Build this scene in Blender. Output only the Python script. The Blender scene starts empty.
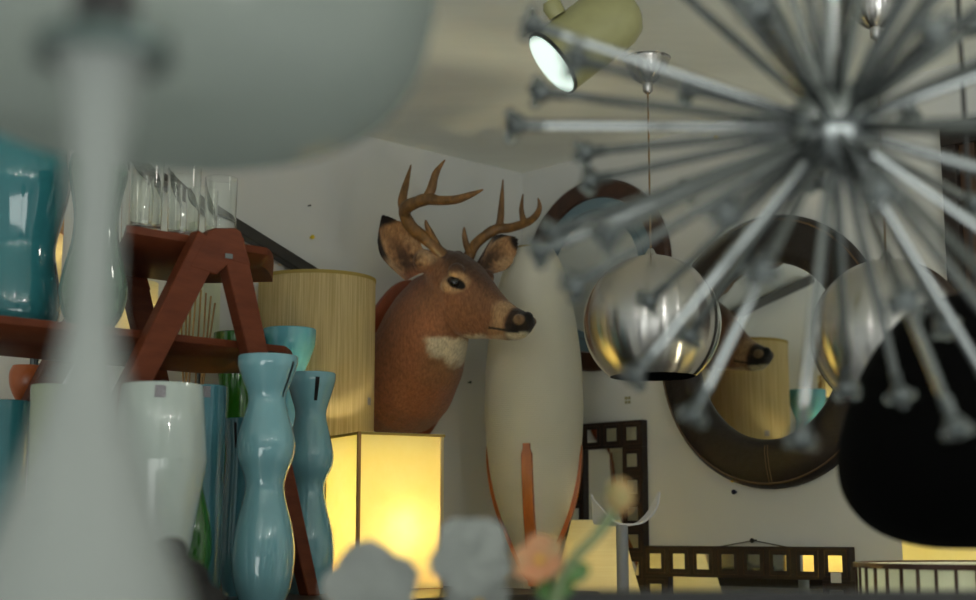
import bpy, bmesh, math, random
from mathutils import Vector, Matrix, noise
rnd = random.Random(7)
S = bpy.context.scene
COL = S.collection
PI = math.pi
V = Vector

# ------------------------------------------------------------------ camera
FPX, PITCH, CZ = 1450.0, math.atan(235/1450.0), 1.40
CAM = V((0, 0, CZ))
cd = bpy.data.cameras.new('camera'); cam = bpy.data.objects.new('camera', cd); COL.objects.link(cam)
cam.location = CAM; cam.rotation_euler = (PI/2 + PITCH, 0, 0)
cd.sensor_width = 36; cd.lens = FPX/976*36; cd.clip_start = .02
cd.dof.use_dof = True; cd.dof.focus_distance = 3.02; cd.dof.aperture_fstop = 2.7
cd.dof.aperture_blades = 6
S.camera = cam
S.view_settings.view_transform = 'Standard'; S.view_settings.look = 'None'
S.view_settings.gamma = 1; S.view_settings.use_curve_mapping = False
S.view_settings.exposure = -0.10
S.cycles.use_denoising = True
S.cycles.max_bounces = 20; S.cycles.transmission_bounces = 20; S.cycles.sample_clamp_indirect = 6

def ray(px, py):
    u, v = (px-488)/FPX, (300-py)/FPX
    return V((u, math.cos(PITCH)-v*math.sin(PITCH), math.sin(PITCH)+v*math.cos(PITCH)))
def P(px, py, Y):                     # the point seen at a pixel of the photograph, Y metres ahead
    d = ray(px, py); return CAM + d*(Y/d.y)
def M(px, Y): return px*Y/FPX*1.0     # pixels to metres at a distance

# ------------------------------------------------------------------ room frame
C = V((0.1, 4.1, 0))                  # the far corner
L = V((0.725, 0.688, 0)).normalized() # along the wall with the deer, towards the corner
R = V((L.y, -L.x, 0))                 # along the wall with the mirrors, away from the corner
CEIL = 2.437
def W(s, t, z): return C - L*s + R*t + V((0, 0, z))
def hitR(px, py, off=0.0):            # on the mirror wall (s = off)
    d = ray(px, py); k = ((C - L*off - CAM).dot(L))/d.dot(L); return CAM + d*k
def hitL(px, py, off=0.0):
    d = ray(px, py); k = ((C + R*off - CAM).dot(R))/d.dot(R); return CAM + d*k
Z = V((0, 0, 1))

# ------------------------------------------------------------------ materials
def lin(c):
    return tuple(((x/255)/12.92 if x/255 <= .04045 else ((x/255+.055)/1.055)**2.4) for x in c) + (1,)
def nt(name):
    m = bpy.data.materials.new(name); m.use_nodes = True
    t = m.node_tree; b = t.nodes['Principled BSDF']; return m, t, b
def N(t, typ, **kw):
    n = t.nodes.new(typ)
    for k, v in kw.items():
        if k.startswith('_'): setattr(n, k[1:], v)
        else: n.inputs[k].default_value = v
    return n
def mapped(t, scale, coord='Object'):
    tc = N(t, 'ShaderNodeTexCoord'); mp = N(t, 'ShaderNodeMapping'); mp.inputs['Scale'].default_value = scale
    t.links.new(tc.outputs[coord], mp.inputs['Vector']); return mp.outputs['Vector']
def mat(name, c, rough=.5, metal=0, var=.0, scale=(8, 8, 8), bump=0, coat=0, trans=0, ior=1.45, detail=4, c2=None, spec=None, sss=0):
    m, t, b = nt(name)
    b.inputs['Base Color'].default_value = lin(c); b.inputs['Roughness'].default_value = rough
    b.inputs['Metallic'].default_value = metal; b.inputs['Coat Weight'].default_value = coat
    b.inputs['Coat Roughness'].default_value = .04
    b.inputs['Transmission Weight'].default_value = trans; b.inputs['IOR'].default_value = ior
    if spec is not None: b.inputs['Specular IOR Level'].default_value = spec
    if sss:
        b.inputs['Subsurface Weight'].default_value = sss; b.inputs['Subsurface Radius'].default_value = (.01, .01, .01)
    if var or c2 or bump:
        n = N(t, 'ShaderNodeTexNoise', Scale=1.0, Detail=detail, Roughness=.6)
        t.links.new(mapped(t, scale), n.inputs['Vector'])
        if var or c2:
            r = N(t, 'ShaderNodeValToRGB')
            a = lin(c); bb = lin(c2) if c2 else tuple(min(1, x*(1+var)) for x in a[:3]) + (1,)
            if not c2: a = tuple(x*(1-var) for x in a[:3]) + (1,)
            r.color_ramp.elements[0].position = .32; r.color_ramp.elements[1].position = .68
            r.color_ramp.elements[0].color = a; r.color_ramp.elements[1].color = bb
            t.links.new(n.outputs['Fac'], r.inputs['Fac']); t.links.new(r.outputs['Color'], b.inputs['Base Color'])
        if bump:
            bp = N(t, 'ShaderNodeBump', Strength=bump, Distance=.004)
            t.links.new(n.outputs['Fac'], bp.inputs['Height']); t.links.new(bp.outputs['Normal'], b.inputs['Normal'])
    return m
def shade_mat(name, c, c2=None, scale=(300, 300, 3), trans=.5, ribs=0, bump=.3):
    m, t, b = nt(name)
    out = t.nodes['Material Output']
    t.nodes.remove(b)
    n = N(t, 'ShaderNodeTexNoise', Scale=1.0, Detail=3, Roughness=.65); t.links.new(mapped(t, scale), n.inputs['Vector'])
    r = N(t, 'ShaderNodeValToRGB'); r.color_ramp.elements[0].position = .35; r.color_ramp.elements[1].position = .65
    r.color_ramp.elements[0].color = lin(c); r.color_ramp.elements[1].color = lin(c2 or c)
    t.links.new(n.outputs['Fac'], r.inputs['Fac'])
    d = N(t, 'ShaderNodeBsdfDiffuse'); tr = N(t, 'ShaderNodeBsdfTranslucent'); mx = N(t, 'ShaderNodeMixShader', Fac=trans)
    for x in (d, tr): t.links.new(r.outputs['Color'], x.inputs['Color'])
    bp = N(t, 'ShaderNodeBump', Strength=bump, Distance=.002)
    if ribs:
        w = N(t, 'ShaderNodeTexWave', _wave_type='BANDS', _bands_direction='Z', Scale=ribs)
        t.links.new(mapped(t, (1, 1, 1)), w.inputs['Vector']); t.links.new(w.outputs['Fac'], bp.inputs['Height'])
    else: t.links.new(n.outputs['Fac'], bp.inputs['Height'])
    t.links.new(bp.outputs['Normal'], d.inputs['Normal'])
    t.links.new(d.outputs[0], mx.inputs[1]); t.links.new(tr.outputs[0], mx.inputs[2])
    last = mx
    if ribs or bump == 0:
        g = N(t, 'ShaderNodeBsdfGlossy', Roughness=.3 if ribs else .12); g.inputs['Color'].default_value = (.7, .7, .7, 1)
        t.links.new(bp.outputs['Normal'], g.inputs['Normal'])
        m2 = N(t, 'ShaderNodeMixShader', Fac=.06); t.links.new(mx.outputs[0], m2.inputs[1]); t.links.new(g.outputs[0], m2.inputs[2]); last = m2
    t.links.new(last.outputs[0], out.inputs['Surface'])
    return m
def emit(name, c, st):
    m, t, b = nt(name)
    b.inputs['Base Color'].default_value = lin(c); b.inputs['Emission Color'].default_value = lin(c); b.inputs['Emission Strength'].default_value = st
    return m
def wood(name, c, c2, scale=(6, 6, 60), rough=.35, coat=.15, bump=.15):
    return mat(name, c, rough, 0, 0, scale, bump, coat, detail=6, c2=c2)

M_wall = mat('painted_plaster', (212, 213, 209), .7, var=.02, scale=(3, 3, 3), bump=.05)
M_ceil = mat('ceiling_paint', (236, 239, 231), .7, var=.05, scale=(1.5, 5, 3), bump=.1)
M_floor = mat('pale_concrete', (206, 205, 198), .6, var=.08, scale=(3, 3, 3))
M_cab = wood('dark_cabinet', (34, 26, 22), (48, 37, 30), (3, 3, 40), .4)
M_teak = mat('red_walnut', (80, 38, 22), .5, 0, 0, (10, 10, 45), .3, detail=6, c2=(98, 50, 29), spec=.15)
M_fin = wood('orange_teak', (146, 80, 36), (170, 98, 48), (60, 60, 8), .35)
M_strip = wood('tan_strip', (150, 108, 52), (178, 134, 66), (60, 60, 8), .5)
M_plaque = wood('plaque_wood', (120, 52, 26), (150, 70, 36), (40, 40, 8), .3)
M_dark = wood('wenge', (26, 18, 14), (40, 28, 21), (40, 40, 60), .6, 0)
M_leather = mat('brown_leather', (36, 29, 25), .45, var=.12, scale=(60, 60, 60), bump=.4)
M_stitch = mat('stitch_thread', (92, 72, 52), .7)
M_ringwood = wood('ring_wood', (50, 28, 16), (72, 42, 25), (30, 30, 30), .3)
M_mirror = mat('silvered_glass', (236, 240, 236), .0, 1)
M_bluering = mat('blue_grey_glass', (112, 136, 146), .12, .35, coat=.5)
M_thin = mat('dark_line', (30, 34, 38), .5)
M_blue = mat('teal_cased_glass', (110, 155, 163), .07, 0, .04, (3, 3, 9), coat=.7, sss=.15)
M_blue_b = mat('light_blue_glass', (96, 166, 182), .15, coat=.7, sss=.15)
M_teal = mat('deep_teal_glass', (48, 112, 118), .1, coat=.8)
M_tealclear = mat('blue_green_glass', (74, 128, 140), .14, coat=.8)
M_green = mat('green_glass', (40, 104, 26), .12, coat=.6, trans=.25)
M_bottle = mat('bottle_green_glass', (38, 92, 60), .1, coat=.6, trans=.3)
M_whiteglass = mat('white_cased_glass', (168, 178, 172), .14, coat=.6, sss=.1)
M_palegreen = mat('pale_green_glass', (142, 152, 122), .2, coat=.4)
M_opal = mat('opal_glass', (112, 117, 114), .5, coat=0, sss=.2)
M_opal2 = shade_mat('opal_glass_shade', (148, 155, 150), (152, 160, 154), (3, 3, 3), .55, bump=0)
M_sticker = mat('black_sticker', (14, 14, 14), .4)
M_price = mat('white_sticker', (205, 205, 200), .6, var=.15, scale=(400, 400, 900))
M_pricep = mat('grey_sticker', (170, 165, 170), .6, var=.3, scale=(300, 300, 600))
M_glass = mat('clear_glass', (250, 252, 250), .0, trans=1, ior=1.46)
M_chrome = mat('chrome', (118, 122, 122), .16, 1)
M_steel = mat('dull_steel', (98, 103, 103), .3, 1)
M_crystal = mat('crystal', (150, 158, 158), .03, trans=.95, ior=1.5)
M_black = mat('matte_black', (3, 3, 3), .85, spec=.05)
M_blackm = mat('black_metal', (18, 18, 18), .4)
M_olive = mat('olive_enamel', (150, 148, 104), .4, var=.05, scale=(40, 40, 40))
M_spotglow = emit('lamp_face', (226, 246, 236), 1.0)
M_white = mat('white_lacquer', (205, 207, 212), .35)
M_grey = mat('grey_lacquer', (135, 140, 146), .4)
M_petal = mat('white_petal', (142, 146, 142), .6, sss=.2)
M_peach = mat('peach_petal', (160, 146, 106), .6, scale=(34, 34, 34), c2=(200, 126, 90), sss=.2)
M_bud = mat('bud', (126, 134, 84), .6, scale=(40, 40, 40), c2=(176, 128, 84))
M_leaf = mat('leaf', (66, 104, 48), .5, var=.2, scale=(20, 20, 20))
M_stem = mat('stem', (112, 128, 92), .6)
M_yel = mat('yellow_centre', (220, 170, 60), .6)
M_cord = mat('cord', (128, 104, 70), .6)
M_hangcord = mat('string', (70, 66, 58), .8)
M_bark = mat('dark_carved_wood', (13, 10, 8), .7, var=.4, scale=(25, 25, 25), bump=.6)
M_rail = wood('rail_wood', (40, 38, 34), (58, 54, 48), (6, 6, 6), .5)
M_pinY = mat('yellow_pin', (225, 195, 30), .3)
M_pinG = mat('green_pin', (20, 60, 52), .3)
M_pinB = mat('navy_pin', (22, 24, 50), .3)
M_linen = shade_mat('tan_linen', (200, 180, 130), (230, 214, 168), (300, 300, 5), .42)
M_linrim = shade_mat('tan_trim', (176, 156, 92), None, (100, 100, 100), .3)
M_paper = shade_mat('yellow_paper', (248, 242, 196), (251, 246, 208), (14, 14, 14), .68)
M_cream = shade_mat('cream_ribbed', (232, 226, 196), (240, 236, 210), (4, 4, 260), .5)
M_lantern = shade_mat('ribbed_lantern', (238, 235, 220), (242, 240, 226), (3, 3, 3), .35, ribs=62, bump=.6)
M_pale = shade_mat('pale_panel', (226, 230, 214), (234, 238, 222), (30, 30, 4), .55)
M_orange = mat('orange_weave', (214, 150, 60), .7, var=.35, scale=(160, 160, 160))
M_rod = wood('pale_rod', (196, 164, 112), (120, 78, 40), (90, 90, 3), .6, 0)
M_orangecup = mat('orange_glaze', (172, 92, 48), .3, var=.1, scale=(20, 20, 20))
M_slat = wood('brown_slat', (46, 30, 18), (76, 50, 30), (30, 30, 2), .45)
def alu(name, c, rough):
    m, t, b = nt(name)
    b.inputs['Base Color'].default_value = lin(c); b.inputs['Metallic'].default_value = 1
    b.inputs['Roughness'].default_value = rough; b.inputs['Anisotropic'].default_value = .94
    tg = N(t, 'ShaderNodeTangent', _direction_type='RADIAL', _axis='Z'); t.links.new(tg.outputs[0], b.inputs['Tangent']); b.inputs['Anisotropic Rotation'].default_value = .25
    n = N(t, 'ShaderNodeTexNoise', Scale=1.0, Detail=3); t.links.new(mapped(t, (2, 2, 260)), n.inputs['Vector'])
    bp = N(t, 'ShaderNodeBump', Strength=.12, Distance=.001)
    t.links.new(n.outputs['Fac'], bp.inputs['Height']); t.links.new(bp.outputs[0], b.inputs['Normal'])
    return m
M_alu = alu('spun_aluminium', (200, 198, 195), .25)
M_holeblack = mat('shade_inside', (16, 15, 14), .6)
M_redin = mat('red_inside', (110, 14, 18), .4)

# ------------------------------------------------------------------ mesh helpers
def BM(): return bmesh.new()
def loft(bm, rings, cap=True, close=True):
    rs = [[bm.verts.new(p) for p in r] for r in rings]
    n = len(rs[0])
    for a, b in zip(rs, rs[1:]):
        for i in range(n if close else n-1):
            j = (i+1) % n
            bm.faces.new((a[i], a[j], b[j], b[i]))
    if cap:
        bm.faces.new(rs[0][::-1]); bm.faces.new(rs[-1])
    return rs
def frame_of(d):
    d = d.normalized(); up = Z if abs(d.z) < .95 else V((1, 0, 0))
    x = d.cross(up).normalized(); y = x.cross(d).normalized(); return x, y
def lathe(bm, prof, c, seg=40, axis=None, ang0=0, sx=1, sy=1):
    """prof: list of (radius, height along the axis)"""
    ax = (axis or Z).normalized()
    if axis is None: x, y = V((1, 0, 0)), V((0, 1, 0))
    else: x, y = frame_of(ax)
    if x.cross(y).dot(ax) < 0: y = -y
    rings = []
    for r, h in prof:
        r = max(r, 1e-5)
        rings.append([c + ax*h + x*(r*sx*math.cos(ang0+2*PI*i/seg)) + y*(r*sy*math.sin(ang0+2*PI*i/seg)) for i in range(seg)])
    loft(bm, rings)
def tube(bm, pts, rad, seg=10, flat=1.0):
    pts = [V(p) for p in pts]
    if not isinstance(rad, (list, tuple)): rad = [rad]*len(pts)
    d0 = (pts[1]-pts[0]).normalized(); x, y = frame_of(d0); rings = []
    for k, p in enumerate(pts):
        d = (pts[min(k+1, len(pts)-1)] - pts[max(k-1, 0)]).normalized()
        x = (x - d*x.dot(d)).normalized(); y = d.cross(x)
        rings.append([p + x*(rad[k]*math.cos(2*PI*i/seg)) + y*(rad[k]*flat*math.sin(2*PI*i/seg)) for i in range(seg)])
    loft(bm, rings)
def spline(pts, n=6):
    pts = [V(p) for p in pts]; out = []
    q = [pts[0]] + pts + [pts[-1]]
    for k in range(len(pts)-1):
        a, b, c, d = q[k:k+4]
        for i in range(n):
            t = i/n
            out.append(.5*((2*b) + (c-a)*t + (2*a-5*b+4*c-d)*t*t + (3*b-a-3*c+d)*t**3))
    out.append(pts[-1]); return out
def sp1(vals, n=6):
    return [v.x for v in spline([V((x, 0, 0)) for x in vals], n)]
def prof_spline(p, n=5):
    return [(v.x, v.y) for v in spline([V((a, b, 0)) for a, b in p], n)]
def beam(bm, a, b, wx, wy, x):
    """a rectangular bar from a to b, wx across direction x and wy across the third"""
    d = (b-a).normalized(); x = (x - d*x.dot(d)).normalized(); y = d.cross(x)
    loft(bm, [[p + x*(wx/2*i) + y*(wy/2*j) for i, j in ((-1, -1), (1, -1), (1, 1), (-1, 1))] for p in (a, b)])
def boxv(bm, o, ex, ey, ez):
    """box from corner o with edge vectors"""
    loft(bm, [[o, o+ex, o+ex+ey, o+ey], [o+ez, o+ex+ez, o+ex+ey+ez, o+ey+ez]])
def ball(bm, c, r, u=16, v=10, sc=(1, 1, 1)):
    bmesh.ops.create_uvsphere(bm, u_segments=u, v_segments=v, radius=1,
        matrix=Matrix.Translation(c) @ Matrix.Diagonal((r*sc[0], r*sc[1], r*sc[2], 1)))
def obj(name, bm, m, parent=None, smooth=True, bevel=0, origin=None, auto=True):
    bmesh.ops.recalc_face_normals(bm, faces=bm.faces)
    if bevel: bmesh.ops.bevel(bm, geom=[e for e in bm.edges if len(e.link_faces) == 2 and e.calc_face_angle(0) > .6], offset=bevel, segments=2, affect='EDGES', profile=.5, clamp_overlap=True)
    base = V((0, 0, 0))
    p = parent
    while p is not None: base = base + p.location; p = p.parent
    if origin is not None: loc = V(origin) - base
    elif parent is None:
        lo = [min(v.co[i] for v in bm.verts) for i in range(3)]; hi = [max(v.co[i] for v in bm.verts) for i in range(3)]
        loc = V(((lo[0]+hi[0])/2, (lo[1]+hi[1])/2, lo[2])) - base
    else: loc = V((0, 0, 0))
    bm.transform(Matrix.Translation(-(base+loc)))
    me = bpy.data.meshes.new(name); bm.to_mesh(me); bm.free()
    me.materials.append(m)
    if smooth:
        me.polygons.foreach_set('use_smooth', [True]*len(me.polygons))
        if auto and hasattr(me, 'set_sharp_from_angle'): me.set_sharp_from_angle(angle=math.radians(42))
    o = bpy.data.objects.new(name, me); COL.objects.link(o)
    if parent is not None: o.parent = parent
    o.location = loc
    return o
def tag(o, label, cat, group=None, kind=None):
    o['label'] = label; o['category'] = cat
    if group: o['group'] = group
    if kind: o['kind'] = kind
    return o
def thing(name, loc, label, cat, group=None):
    o = bpy.data.objects.new(name, None); o.empty_display_size = .05
    COL.objects.link(o); o.location = loc
    return tag(o, label, cat, group)
def struct(name, bm, m):
    o = obj(name, bm, m, smooth=False); o['kind'] = 'structure'; return o
def point(name, loc, power, c, r=.03, parent=None):
    l = bpy.data.lights.new(name, 'POINT'); l.energy = power; l.color = c; l.shadow_soft_size = r
    o = bpy.data.objects.new(name, l); COL.objects.link(o); o.location = loc; return o

# ------------------------------------------------------------------ room
LEN = 4.6
bm = BM(); boxv(bm, W(LEN, -.1, 0), L*(LEN+.1), R*.1, Z*(CEIL)); struct('wall_left', bm, M_wall)
bm = BM(); boxv(bm, W(0, 0, 0), L*.1, R*LEN, Z*CEIL); struct('wall_right', bm, M_wall)
bm = BM(); boxv(bm, W(LEN, -.1, -.1), L*(LEN+.1), R*(LEN+.1), Z*.1); struct('floor', bm, M_floor)
bm = BM(); boxv(bm, W(LEN, -.1, CEIL), L*(LEN+.1), R*(LEN+.1), Z*.1); struct('ceiling', bm, M_ceil)
bm = BM(); boxv(bm, W(LEN, 0, 0), L*LEN, R*.015, Z*.1); struct('baseboard_left', bm, M_wall)
bm = BM(); boxv(bm, W(.015, .015, 0), L*.015, R*(LEN-.015), Z*.1); struct('baseboard_right', bm, M_wall)

# counter below the vases
TOP = CZ - .112
t = thing('display_cabinet', W(1.5, .48, 0), 'tall white display cabinet with a dark top under the vases and the lit square lamp', 'cabinet')
bm = BM(); boxv(bm, W(2.45, .03, TOP-.04), L*1.77, R*.87, Z*.04); obj('top', bm, M_cab, t, False, .004)
bm = BM(); boxv(bm, W(2.42, .05, .06), L*1.71, R*.80, Z*(TOP-.10)); obj('body', bm, M_white, t, False)
bm = BM(); boxv(bm, W(2.38, .08, 0), L*1.63, R*.72, Z*.06); obj('plinth', bm, M_blackm, t, False)
for k in range(3):
    bm = BM(); boxv(bm, W(2.40-.56*k, .85, .1), L*.54, R*.02, Z*(TOP-.18)); d = obj('door', bm, M_white, t, False, .003)
    bm = BM(); ball(bm, W(2.40-.56*k-.49, .875, .75), .014); obj('knob', bm, M_steel, d)
# sideboard along the mirror wall
SB = .90
t = thing('sideboard', W(.33, 1.05, 0), 'long dark sideboard below the square tiled mirrors', 'sideboard')
bm = BM(); boxv(bm, W(.66, .08, SB-.04), L*.64, R*1.95, Z*.04); obj('top', bm, M_cab, t, False, .004)
bm = BM(); boxv(bm, W(.63, .11, .1), L*.58, R*1.89, Z*(SB-.14)); obj('body', bm, M_cab, t, False)
for k in range(3):
    bm = BM(); boxv(bm, W(.65, .13+.62*k, .13), L*.02, R*.60, Z*(SB-.2)); d = obj('door', bm, M_cab, t, False, .003)
    bm = BM(); ball(bm, W(.663, .13+.62*k+.54, .6), .012); obj('knob', bm, M_steel, d)
for s_, t_ in ((.1, .2), (.6, .2), (.1, 1.9), (.6, 1.9)):
    bm = BM(); boxv(bm, W(s_, t_, 0), L*.04, R*.04, Z*.1); obj('leg', bm, M_cab, t, False)

# ------------------------------------------------------------------ deer trophy
poll = P(448, 252, 3.565)
H = V((.76, -.65, 0)).normalized(); HL = V((-H.y, H.x, 0))      # heading, its left side
pc = W(.435, 0, poll.z-.257)
deer = thing('deer_head_mount', pc, 'stuffed antlered deer head on a wooden wall plaque', 'deer trophy')
def hp(u, v, w): return poll + H*(u*1.05) + HL*v + Z*w
tb = BM()
def ring_head(T, B, h, n=24, e=.82):
    c = ((T[0]+B[0])/2, (T[1]+B[1])/2); a = ((T[0]-B[0])/2, (T[1]-B[1])/2)
    out = []
    for i in range(n):
        th = 2*PI*i/n; ct, st = math.cos(th), math.sin(th)
        k = math.copysign(abs(ct)**e, ct); sdd = math.copysign(abs(st)**e, st)
        hh = h*(1.0 - .22*max(0, -k)) 
        out.append(hp(c[0]+a[0]*k, hh*sdd, c[1]+a[1]*k))
    return out
HR = [((-.06, -.02), (-.035, -.11), .035), ((-.03, -.002), (-.015, -.15), .052), ((0, .006), (.005, -.18), .060), ((.045, -.008), (.035, -.212), .064),
      ((.085, -.036), (.065, -.226), .060), ((.118, -.072), (.098, -.229), .050), ((.147, -.108), (.130, -.232), .042), ((.175, -.138), (.158, -.236), .037),
      ((.205, -.160), (.183, -.240), .034), ((.228, -.172), (.205, -.242), .033), ((.244, -.182), (.222, -.240), .029), ((.253, -.193), (.236, -.232), .022), ((.256, -.203), (.247, -.222), .012)]
loft(tb, [ring_head(*r) for r in HR])
def fp(f, l, z): return poll + R*f + L*l + Z*z
def ring_neck(f, l, z, tilt, a, b, n=28):
    ct, st = math.cos(math.radians(tilt)), math.sin(math.radians(tilt))
    out = []
    for i in range(n):
        th = 2*PI*i/n; q, s2 = math.cos(th), math.sin(th)
        hb = b*(1+.12*max(0, -q))
        out.append(fp(f - st*a*q, l + hb*s2, z + ct*a*q))
    return out
fw = -(poll - C).dot(-L)*0 + (C - poll).dot(R)      # wall distance along R (negative)
NK = [(fw+.012, .03, -.312, 0, .143, .140), (fw+.06, .022, -.305, 8, .141, .140), (fw+.10, .015, -.280, 20, .140, .128), (fw+.145, .008, -.226, 36, .132, .114),
      (fw+.185, .003, -.165, 48, .118, .092), (fw+.225, 0, -.115, 52, .100, .070), (fw+.25, 0, -.09, 50, .075, .05)]
loft(tb, [ring_neck(*r) for r in NK])
# brow ridges, cheeks, antler pedicles, nose pad
def blob(c, r, sc=(1, 1, 1)): ball(tb, c, r, 14, 10, sc)
for sd in (-1, 1):
    blob(hp(.074, sd*.056, -.066), .021)
    blob(hp(.004, sd*.032, -.012), .020); blob(hp(.236, sd*.022, -.198), .014)
    blob(hp(.05, sd*.055, -.098), .02)
    blob(hp(-.02, sd*.062, -.03), .03)
blob(hp(.218, 0, -.228), .014); blob(hp(.242, 0, -.192), .016)
# ears
EARS = []
def ear(base, tip, nrm, wid):
    a = (tip-base); ln = a.length; a = a.normalized(); n_ = (nrm - a*nrm.dot(a)).normalized(); b = a.cross(n_)
    EARS.append((base, a, n_, b, ln, wid))
    NA, NB = 18, 13
    def wp(t_): return wid*(.42 + .58*math.sin(PI*min(1, t_*1.25+.12)**.9*.5)) * (1 - max(0, (t_-.45)/.55)**1.6*.95)
    front = []; back = []
    for i in range(NA):
        t_ = i/(NA-1); w_ = wp(t_); rf, rb = [], []
        for j in range(NB):
            q = -1 + 2*j/(NB-1)
            cup = (.034*(1-t_)**.6+.006)*(q*q) - .012*math.sin(PI*t_)
            p = base + a*(ln*t_) + b*(w_*q*(1-.12*(1-t_))) + n_*cup
            th = .0055*(1-.45*abs(q))*(1-.35*t_) + .002
            rf.append(p + n_*th); rb.append(p - n_*th)
        front.append(rf); back.append(rb)
    loft(tb, [f_ + b_[::-1] for f_, b_ in zip(front, back)])
ear(P(413, 277, 3.545), P(382, 215, 3.50), V((.25, -1, .05)), M(25.5, 3.5))
ear(P(478, 266, 3.60), P(517, 239, 3.665), V((.45, -1, -.3)), M(21, 3.6))
tm = bpy.data.meshes.new('tmp'); bmesh.ops.recalc_face_normals(tb, faces=tb.faces); tb.to_mesh(tm); tb.free()
to = bpy.data.objects.new('tmp', tm); COL.objects.link(to)
md = to.modifiers.new('r', 'REMESH'); md.mode = 'VOXEL'; md.voxel_size = .0034
ms = to.modifiers.new('s', 'SMOOTH'); ms.iterations = 7; ms.factor = .5
bpy.context.view_layer.update()
dg = bpy.context.evaluated_depsgraph_get()
me = bpy.data.meshes.new_from_object(to.evaluated_get(dg)); bpy.data.objects.remove(to); me.name = 'fur_body'
me.materials.clear()
# fur colouring: a colour per vertex that belongs to the coat
ca = me.color_attributes.new('coat', 'FLOAT_COLOR', 'POINT')
def mixc(a, b, k): k = max(0, min(1, k)); return tuple(x+(y-x)*k for x, y in zip(a, b))
def sm(a, b, x):
    k = max(0, min(1, (x-a)/(b-a))); return k*k*(3-2*k)
BR = lin((126, 92, 64))[:3]; RED = lin((138, 90, 64))[:3]; DK = lin((66, 47, 35))[:3]; WH = lin((206, 196, 172))[:3]
TAN = lin((176, 142, 104))[:3]; BLK = lin((18, 15, 14))[:3]; BUF = lin((176, 132, 90))[:3]; EDG = lin((34, 25, 21))[:3]
me.calc_loop_triangles() if hasattr(me, 'calc_loop_triangles') else None
cols = []
for v in me.vertices:
    p = v.co; d = p - poll
    u, vv, w = d.dot(H)/1.05, d.dot(HL), d.z; f, l = d.dot(R), d.dot(L)
    n1 = noise.noise(p*26); n2 = noise.noise(p*90); n3 = noise.noise(p*9)
    c = mixc(BR, RED, .5+n3 + 1.2*sm(0, .12, -f) if f < 0 else .5+n3)
    c = mixc(c, DK, .35*(n2*.9+n1*.6))
    if u > -.05 and w > -.26:
        # dark forehead and nose bridge
        top = -.008 - .62*max(0, u-.03)
        c = mixc(c, DK, sm(-.06, -.005, w-top)*sm(-.04, .05, u)*.85)
        # eye ring
        for sd in (-1, 1):
            e = (V((u, vv, w)) - V((.072, sd*.06, -.094))); r_ = math.sqrt((e.x*.8)**2 + e.y**2 + (e.z*1.25)**2)
            c = mixc(c, TAN, (1-sm(.022, .040, r_))*.85)
            al_, ac2 = (e.x-.006)*.83 - (e.z+.002)*.55, (e.x-.006)*.55 + (e.z+.002)*.83
            r2 = math.sqrt((al_/.026)**2 + (ac2/.0125)**2 + (e.y/.03)**2)
            c = mixc(c, BLK, 1-sm(.85, 1.1, r2))
        # pale band behind the nose, dark band, black nose pad, white chin
        k = u - .35*(w+.20)
        c = mixc(c, TAN, sm(.150, .180, k+.01*n1)*(1-sm(.192, .205, k))*sm(-.235, -.2, w)*.9)
        c = mixc(c, EDG, sm(.200, .210, k)*.92)
        c = mixc(c, BLK, sm(.222, .230, k))
        if w < -.212 and u > .16: c = mixc(c, WH, sm(.185, .21, u)*sm(.222, .230, -w+.004*n1)*.8)
        if u > .1: c = mixc(c, EDG, sm(.20, .206, u)*sm(-.2, -.208, w)*(1-sm(.222, .228, -w))*.8)
        ml = -.2065 - .22*(u-.14)
        if .152 < u < .232: c = mixc(c, BLK, (1-sm(.0016, .0036, abs(w-ml)))*.95)
        # nostrils
        for sd in (-1, 1):
            e = V((u, vv, w)) - V((.238, sd*.026, -.197)); c = mixc(c, TAN, (1-sm(.011, .016, e.length))*.45); c = mixc(c, BLK, 1-sm(.005, .009, e.length))
        # pale jaw underside
        c = mixc(c, WH, sm(.222, .236, -w)*sm(.06, .1, u)*(1-sm(.17, .2, u))*.5)
    # white throat patch
    e = p - P(460, 345, 3.49); ew = V((e.x*.75, e.y*.45, (e.z + .25*e.x)*1.25)).length + .018*n1 + .008*n2
    c = mixc(c, WH, (1-sm(.050, .078, ew))*sm(.214, .228, -w+.006*n2)*(1-sm(.12, .16, u))*.92)
    for (b0, a, n_, b, ln, wid) in EARS:
        e = p - b0; t_ = e.dot(a)/ln; q = e.dot(b)/wid; cc = e.dot(n_)
        if -.02 < t_ < 1.1 and abs(q) < 1.2 and -.05 < cc < .06:
            inn = v.normal.dot(n_ - b*q*.6)
            if inn > .1:
                kk = sm(.0, .18, t_)
                base_ = mixc(TAN, BUF, 1-sm(.35, .9, abs(q)+.5*n1+.3*n2))
                base_ = mixc(base_, DK, .95*(1-sm(.10, .6, abs(q-.05)+.2*n2))*(1-sm(.35, .85, t_)))
                c = mixc(c, base_, kk)
                rim = max(sm(.78, .9, t_+.06*n1), sm(.62, .80, abs(q - .12)*1.0/(max(.3, 1-max(0, (t_-.5)/.5)**2.2*.6)))*sm(.3, .5, t_))
                c = mixc(c, EDG, rim)
            else:
                c = mixc(c, DK, sm(.05, .3, t_)*.6); c = mixc(c, EDG, sm(.5, .85, t_))
    cols += [max(.002, x*(1+.22*n2+.12*n1)) for x in c] + [1]
ca.data.foreach_set('color', cols)
mt, tt, bb = nt('deer_fur')
at = N(tt, 'ShaderNodeAttribute', _attribute_name='coat'); 
fn = N(tt, 'ShaderNodeTexNoise', Scale=1.0, Detail=5, Roughness=.75); tt.links.new(mapped(tt, (210, 210, 70)), fn.inputs['Vector'])
fr2 = N(tt, 'ShaderNodeMapRange'); fr2.inputs[1].default_value = .3; fr2.inputs[2].default_value = .7; fr2.inputs[3].default_value = .55; fr2.inputs[4].default_value = 1.35
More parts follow.
